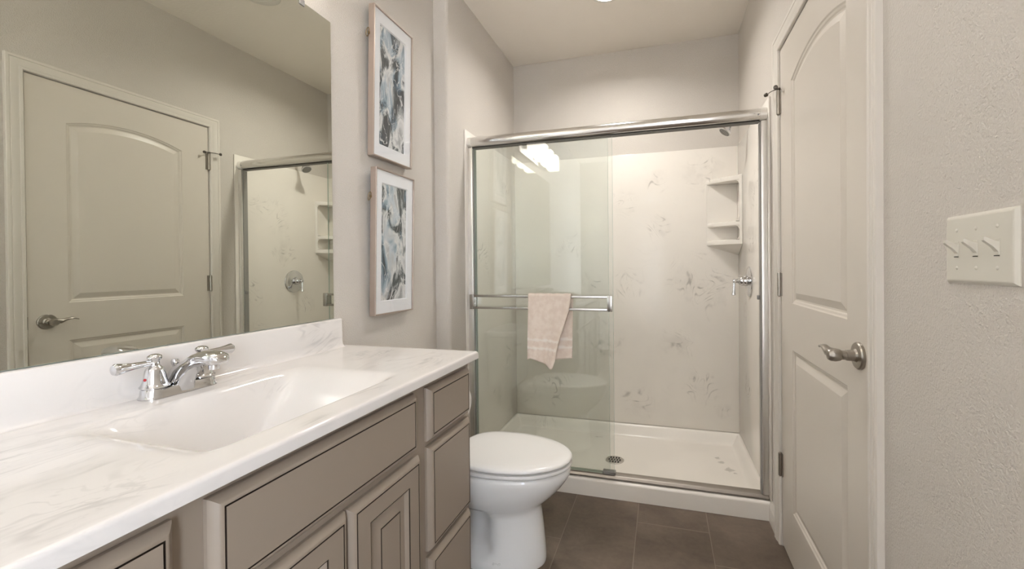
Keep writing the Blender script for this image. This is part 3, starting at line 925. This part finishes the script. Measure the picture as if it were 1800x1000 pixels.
# ------------------------------------------------------------------ corner shelf
cs = thing('corner_shelf', 'cream molded three-tier corner shelf in the back right shower corner', 'shelf', (.37, 2.80, 1.224))
A_, B_ = (.2725, YB - .0006), (.4584, 2.737)
K_ = (.4584, YB - .0006)
def tri(off=0.0, n=8, rr2=.0):
    """corner plan triangle; front edge slightly bowed"""
    pts = []
    for k in range(n + 1):
        f = k / n
        x = A_[0] + (B_[0] - A_[0]) * f; y = A_[1] + (B_[1] - A_[1]) * f
        b = .006 * math.sin(math.pi * f)
        pts.append((x - b * .62 + off * .62, y - b * .78 + off * .78))
    pts.append(K_)
    # keep inside the corner
    return [(min(a, K_[0]), min(b, K_[1])) for a, b in pts]
def shelf(z0, z1, sink=0.004, name='shelf'):
    bm = new()
    ring_faces(bm, [[Vector((a, b, z0)) for a, b in tri(.006)], [Vector((a, b, z0 + .004)) for a, b in tri(.001)], [Vector((a, b, (z0 + z1) / 2)) for a, b in tri(0)],
                    [Vector((a, b, z1 - .004)) for a, b in tri(.001)], [Vector((a, b, z1)) for a, b in tri(.006)]])
    return finish(bm, name, M['surround'], cs, angle=40)
shelf(1.672, 1.704); shelf(1.399, 1.428)
shelf(1.284, 1.317)
bm = new()                                     # underside tapering into the corner
base = tri(.006)
ring_faces(bm, [[Vector((K_[0] - (K_[0] - a) * .02, K_[1] - (K_[1] - b) * .02, 1.224)) for a, b in base], [Vector((a, b, 1.2835)) for a, b in base]])
finish(bm, 'shelf_base', M['surround'], cs, angle=30)
bm = new()                                     # right stile with fillets and the thin back leaf
st = [(.4584, 2.737), (.4584, 2.760), (.452, 2.757), (.446, 2.7505), (.4435, 2.7465)]
prism(bm, st, lambda a, b, h: (a, b, h), 1.290, 1.700)
box(bm, .4545, .4584, 2.745, 2.882, 1.318, 1.671)
for (za, sg) in ((1.672, -1), (1.428, 1), (1.399, -1), (1.317, 1)):
    bm2 = []
    pts = [(0, 0), (.022, 0), (.014, sg * .002), (.007, sg * .006), (.003, sg * .012), (0, sg * .020)]
    def fn(a, b, h):
        # a runs along the shelf edge away from the stile
        dx, dy = (A_[0] - B_[0]), (A_[1] - B_[1]); L = math.hypot(dx, dy); dx /= L; dy /= L
        ox, oy = .4448, 2.7490
        return (ox + dx * a + dy * h, oy + dy * a - dx * h, za + b)
    prism(bm, pts, fn, -.006, .003)
finish(bm, 'side_stile', M['surround'], cs, angle=40)
bm = new(); box(bm, .2735, .4540, 2.8785, 2.8823, 1.318, 1.671, .001, 1)
finish(bm, 'back_leaf', M['surround'], cs)

# ------------------------------------------------------------------ shower valve and head
sv = thing('shower_valve', 'round chrome shower valve with lever below the corner shelf', 'shower valve', (.459, 2.53, .985))
bm = new()
lathe(bm, [(.082, 0), (.083, .003), (.081, .006), (.070, .009), (.066, .0085), (.060, .0105), (.040, .013), (.030, .016)], (.4588, 2.53, 1.068), (-1, 0, 0), 56)
finish(bm, 'escutcheon', M['chrome'], sv)
bm = new()
lathe(bm, [(.028, .012), (.029, .022), (.026, .030), (.027, .036), (.025, .048), (.018, .056), (.012, .060), (.011, .072), (.0125, .078), (.010, .084), (.002, .086)], (.4588, 2.53, 1.072), (-1, 0, 0), 40)
hb = finish(bm, 'valve_handle', M['chrome'], sv)
bm = new()
lathe(bm, [(.006, 0), (.0062, .02), (.0066, .04), (.0085, .058), (.0105, .068), (.0100, .073), (.004, .0755)], (.4588 - .078, 2.53, 1.066), (-.06, -.05, -1), 24)
finish(bm, 'lever', M['chrome'], hb)

sh_ = thing('shower_fixture', 'chrome shower head on a bent arm near the top right of the shower', 'shower head', (.459, 2.55, 1.90))
bm = new(); lathe(bm, [(.030, 0), (.030, .003), (.022, .010), (.012, .014)], (XR - .0003, 2.55, 1.978), (-1, 0, 0), 32)
finish(bm, 'wall_flange', M['chrome'], sh_)
bm = new(); tube(bm, [(.455, 2.55, 1.978), (.425, 2.55, 1.978), (.405, 2.549, 1.973), (.390, 2.548, 1.963), (.372, 2.546, 1.947)], .0105, 16)
finish(bm, 'shower_arm', M['chrome'], sh_)
bm = new(); hd = Vector((-.62, -.10, -.78)).normalized()
lathe(bm, [(.010, -.004), (.0145, .002), (.0145, .008), (.012, .012), (.016, .018), (.024, .032), (.0335, .046), (.0360, .052), (.0355, .056), (.031, .058)], (.372, 2.546, 1.947), hd, 40)
h = finish(bm, 'spray_head', M['chrome'], sh_)
bm = new(); lathe(bm, [(.0312, .0576), (.0312, .0590), (.0001, .0600)], (.372, 2.546, 1.947), hd, 40)
fp = finish(bm, 'spray_face', M['grey_face'], h)
_, u_, v_ = axis_frame(hd)
bm = new()
for rad, n in ((.008, 6), (.016, 12), (.025, 18)):
    for k in range(n):
        a = 2 * math.pi * k / n
        lathe(bm, [(.0016, .0588), (.0013, .0612)], Vector((.372, 2.546, 1.947)) + (u_ * math.cos(a) + v_ * math.sin(a)) * rad, hd, 8)
finish(bm, 'nozzles', M['black'], fp)

# ------------------------------------------------------------------ sliding shower door
GX0, GX1 = -1.0268, .4588
sd = thing('shower_door', 'chrome-framed sliding glass shower door with both panes slid left', 'shower door', (-.284, 2.135, .087))
YH = 2.134
def header_prof(R=.030, back=.012):
    pts = [(YH + back, 1.8155), (YH + back, 1.8745)]
    for k in range(17):
        a = math.pi / 2 + math.pi * k / 16
        pts.append((YH - .004 + .034 * math.cos(a), 1.845 + R * math.sin(a)))
    return pts
bm = new()
ring_faces(bm, [[Vector((x, a, b)) for a, b in header_prof()] for x in (GX0 + .024, GX1 - .030)])
hdr = finish(bm, 'header', M['header'], sd, angle=40)
for (a, b) in ((GX0 + .0004, GX0 + .0238), (GX1 - .0298, GX1 - .0004)):
    bm = new()
    ring_faces(bm, [[Vector((x, p, q_)) for p, q_ in header_prof(.0306)] for x in (a, b)])
    finish(bm, 'header_end_cap', M['bright_metal'], sd, angle=40)
bm = new(); lathe(bm, [(.0038, 0), (.0036, .0016), (.0012, .0016), (.0010, .0006), (.0001, .0006)], (GX1 - .038, YH - .0376, 1.838), (0, -1, 0), 16)
finish(bm, 'set_screw', M['bumper'], hdr)
bm = new(); box(bm, GX0 + .024, GX1 - .030, YH - .020, YH + .011, 1.8105, 1.8152)
finish(bm, 'header_channel', M['dark_channel'], sd)
bm = new(); box(bm, GX0 + .0004, GX0 + .028, 2.107, 2.150, .1105, 1.8140, .002, 2)
jl = finish(bm, 'side_jamb', M['bright_metal'], sd)
bm = new(); box(bm, GX1 - .0255, GX1 - .0004, 2.107, 2.150, .1105, 1.8140, .002, 2)
jr = finish(bm, 'side_jamb', M['bright_metal'], sd)
bm = new(); box(bm, GX0 + .0285, GX0 + .0330, 2.116, 2.146, .1105, 1.808)
finish(bm, 'jamb_seal', M['seal'], jl)
bm = new(); box(bm, GX1 - .0300, GX1 - .026, 2.116, 2.146, .1105, 1.808)
finish(bm, 'jamb_seal', M['seal'], jr)
bm = new(); box(bm, GX1 - .042, GX1 - .0318, 2.118, 2.136, 1.000, 1.020, .002, 2)
finish(bm, 'bumper', M['bumper'], jr)
bm = new()
tr = [(2.108, .0905), (2.108, .0965), (2.112, .1010), (2.116, .1060), (2.119, .1075), (2.154, .1095), (2.158, .1075), (2.158, .0915)]
ring_faces(bm, [[Vector((x, a, b)) for a, b in tr] for x in (GX0 + .001, GX1 - .001)])
finish(bm, 'bottom_track', M['track'], sd, angle=25)

def pane(x0, x1, yc, nm='glass_panel'):
    bm = new(); box(bm, x0, x1, yc - .003, yc + .003, .1125, 1.8145, .0006, 1)
    for f in bm.faces:
        n_ = f.normal; f.material_index = 0 if abs(f.calc_center_median().y - yc) > .0029 else 1
    o = finish(bm, nm, [M['glass'], M['glass_edge']], sd, angle=20)
    return o
p1 = pane(GX0 + .036, -.2400, 2.123)
p2 = pane(GX0 + .037, -.2640, 2.139)
p1['label'] = 'outer glass pane with the towel bar'
# towel bar: two flat rails joined by end brackets
bx0, bx1, by = -1.006, -.240, 2.082
bm = new()
for z in (1.006, .943):
    box(bm, bx0 + .022, bx1 - .024, by - .0055, by + .0055, z - .0062, z + .0062, .0018, 2)
tb = finish(bm, 'towel_bar', M['rail'], p1)
for (a, b) in ((bx0, bx0 + .022), (bx1 - .024, bx1)):
    bm = new()
    box(bm, a, b, by - .0085, by + .0070, .935, 1.0140, .0015, 2)
    box(bm, a + .003, b - .003, by + .007, 2.1198, .945, 1.004, .001, 1)
    finish(bm, 'bar_bracket', M['rail'], tb)
bm = new(); box(bm, -.300, -.236, 2.1150, 2.1480, .1090, .1240, .002, 1)
finish(bm, 'door_guide', M['bumper'], sd)

# ------------------------------------------------------------------ towel over the bar
def towel():
    bm = new(); lay = bm.verts.layers.float.new('band')
    nu = 44
    prof_t = []
    nf, no, nb = 46, 8, 40
    rows = []
    zt = 1.0125
    def band(d, zs):
        k = 0
        for c_ in zs: k = max(k, 1 - smooth((abs(d - c_) - .0045) / .002))
        return k
    for i in range(nf + 1):                        # front sheet, bottom to top
        t = 1 - i / nf                             # 1 at the hem, 0 at the rail
        row = []
        for j in range(nu + 1):
            u = j / nu
            xl = -.671 - .003 * t
            xr = -.445 - .020 * t - .062 * smooth(t)
            x = xl + (xr - xl) * u
            zb_ = interp(u, [(0, .683), (.10, .690), (.30, .680), (.55, .664), (.82, .638), (.90, .642), (1, .684)])
            z = zt + (zb_ - zt) * t
            wv = .0100 * math.sin(u * 7.2 + .5) * smooth(t * 1.3) + .006 * math.sin(u * 15 + 1.8) * t * u + .0005 * math.sin(u * 41 + t * 5)
            y = by - .0095 - .003 - .008 * t - wv * 1.0
            d = (zt - z)
            b = band(d + (.014 * u) * 0, (.224 + .012 * u, .266 + .013 * u))
            y -= .0024 * b
            row.append((x, y, z, b))
        rows.append(row)
    for i in range(1, no):                         # over the rail
        a = math.pi * i / no
        row = []
        for j in range(nu + 1):
            u = j / nu
            x = -.671 + .226 * u
            y = by - .0125 * math.cos(a); z = zt + .0095 * math.sin(a) + .001 * math.sin(u * 30)
            row.append((x, y, z, 0))
        rows.append(row)
    for i in range(nb + 1):                        # back sheet, rail to hem
        t = i / nb
        row = []
        for j in range(nu + 1):
            u = j / nu
            x = -.668 + (.228 + .002 * t - .010 * t) * u
            zb_ = .682 + .010 * u - .006 * math.sin(u * 3.1)
            z = zt + (zb_ - zt) * t
            y = by + .0125 + .004 * t + .004 * math.sin(u * 9) * t
            b = band(zt - z, (.224, .266))
            row.append((x, min(y + .0012 * b, 2.1185), z, b))
        rows.append(row)
    vr = []
    for row in rows:
        vv = []
        for (x, y, z, b) in row:
            v = bm.verts.new((x, y, z)); v[lay] = b; vv.append(v)
        vr.append(vv)
    for a, b in zip(vr, vr[1:]):
        for j in range(nu): bm.faces.new((a[j], a[j + 1], b[j + 1], b[j]))
    o = finish(bm, 'hand_towel', M['towel'], angle=80, recalc=True)
    md = o.modifiers.new('thickness', 'SOLIDIFY'); md.thickness = .0045; md.offset = 0
    return o
tag(towel(), 'peach terry hand towel hanging over the shower door bar', 'towel')

# ------------------------------------------------------------------ lights
vl = thing('vanity_light', 'chrome four-light vanity fixture with square frosted shades above the mirror', 'wall light', (XL, .69, 2.08))
bm = new(); box(bm, XL + .0005, XL + .022, .31, 1.07, 2.085, 2.195, .003, 2)
finish(bm, 'backplate', M['chrome'], vl)
for y in (.40, .593, .787, .98):
    bm = new(); tube(bm, [(XL + .022, y, 2.14), (-1.045, y, 2.14)], .012, 16)
    finish(bm, 'light_arm', M['chrome'], vl)
    bm = new()
    sq = lambda e, z: rrect(-1.045 + e, -.945 - e, y - .050 + e, y + .050 - e, z, .008, 3)
    ring_faces(bm, [sq(.004, 2.075), sq(0, 2.078), sq(0, 2.204), sq(.001, 2.205), sq(.004, 2.205), sq(.005, 2.204), sq(.005, 2.080)])
    sh = finish(bm, 'lamp_shade', M['shade'], vl)
    sh['label'] = 'glowing frosted shade'
    bm = new(); lathe(bm, [(.012, 0), (.013, .022), (.020, .040), (.026, .058), (.024, .074), (.014, .086), (.0003, .090)], (-.995, y, 2.083), (0, 0, 1), 20)
    finish(bm, 'uplight_bulb', M['uplight_bulb'], sh)  # added as uplight towards the ceiling
rl = thing('recessed_light', 'round recessed ceiling light over the shower entrance', 'ceiling light', (-.28, 2.252, ZC - .006))
bm = new(); lathe(bm, [(.0600, .032), (.0665, -.001), (.067, -.0055), (.070, -.0065), (.088, -.0035), (.090, -.0003), (.0695, -.0003), (.0690, .0315), (.0600, .032)], (CLX, CLY, ZC), (0, 0, 1), 48, cap=False)
bmesh.ops.remove_doubles(bm, verts=bm.verts, dist=1e-6)
finish(bm, 'trim_ring', M['white_fix'], rl)
bm = new(); lathe(bm, [(.0598, .0325), (.0598, .0285), (.03, .0270), (.0001, .0265)], (CLX, CLY, ZC), (0, 0, 1), 48)
finish(bm, 'light_lens', M['can_lens'], rl)
cv = thing('ceiling_vent', 'round flat ceiling cover seen at the top of the mirror', 'ceiling fixture', (-.175, 1.735, ZC - .012))
bm = new(); lathe(bm, [(.098, -.0003), (.098, -.006), (.092, -.010), (.060, -.011), (.058, -.009), (.02, -.009), (.0001, -.009)], (-.175, 1.735, ZC), (0, 0, 1), 48)
finish(bm, 'vent_cover', M['white_fix'], cv)

fl = thing('added_fill_light', 'round ceiling fill light added out of view', 'ceiling light', (.12, .40, ZC - .07))  # never in view, added only to brighten the room
bm = new(); lathe(bm, [(.15, -.0003), (.15, -.012), (.143, -.016), (.138, -.012), (.138, -.0003)], (.12, .40, ZC), (0, 0, 1), 48, cap=False)
finish(bm, 'fill_light_base', M['nickel'], fl)
bm = new(); lathe(bm, [(.136, -.010), (.134, -.028), (.115, -.052), (.075, -.066), (.03, -.071), (.0001, -.072)], (.12, .40, ZC), (0, 0, 1), 48)
finish(bm, 'fill_light_dome', M['fill_dome'], fl)
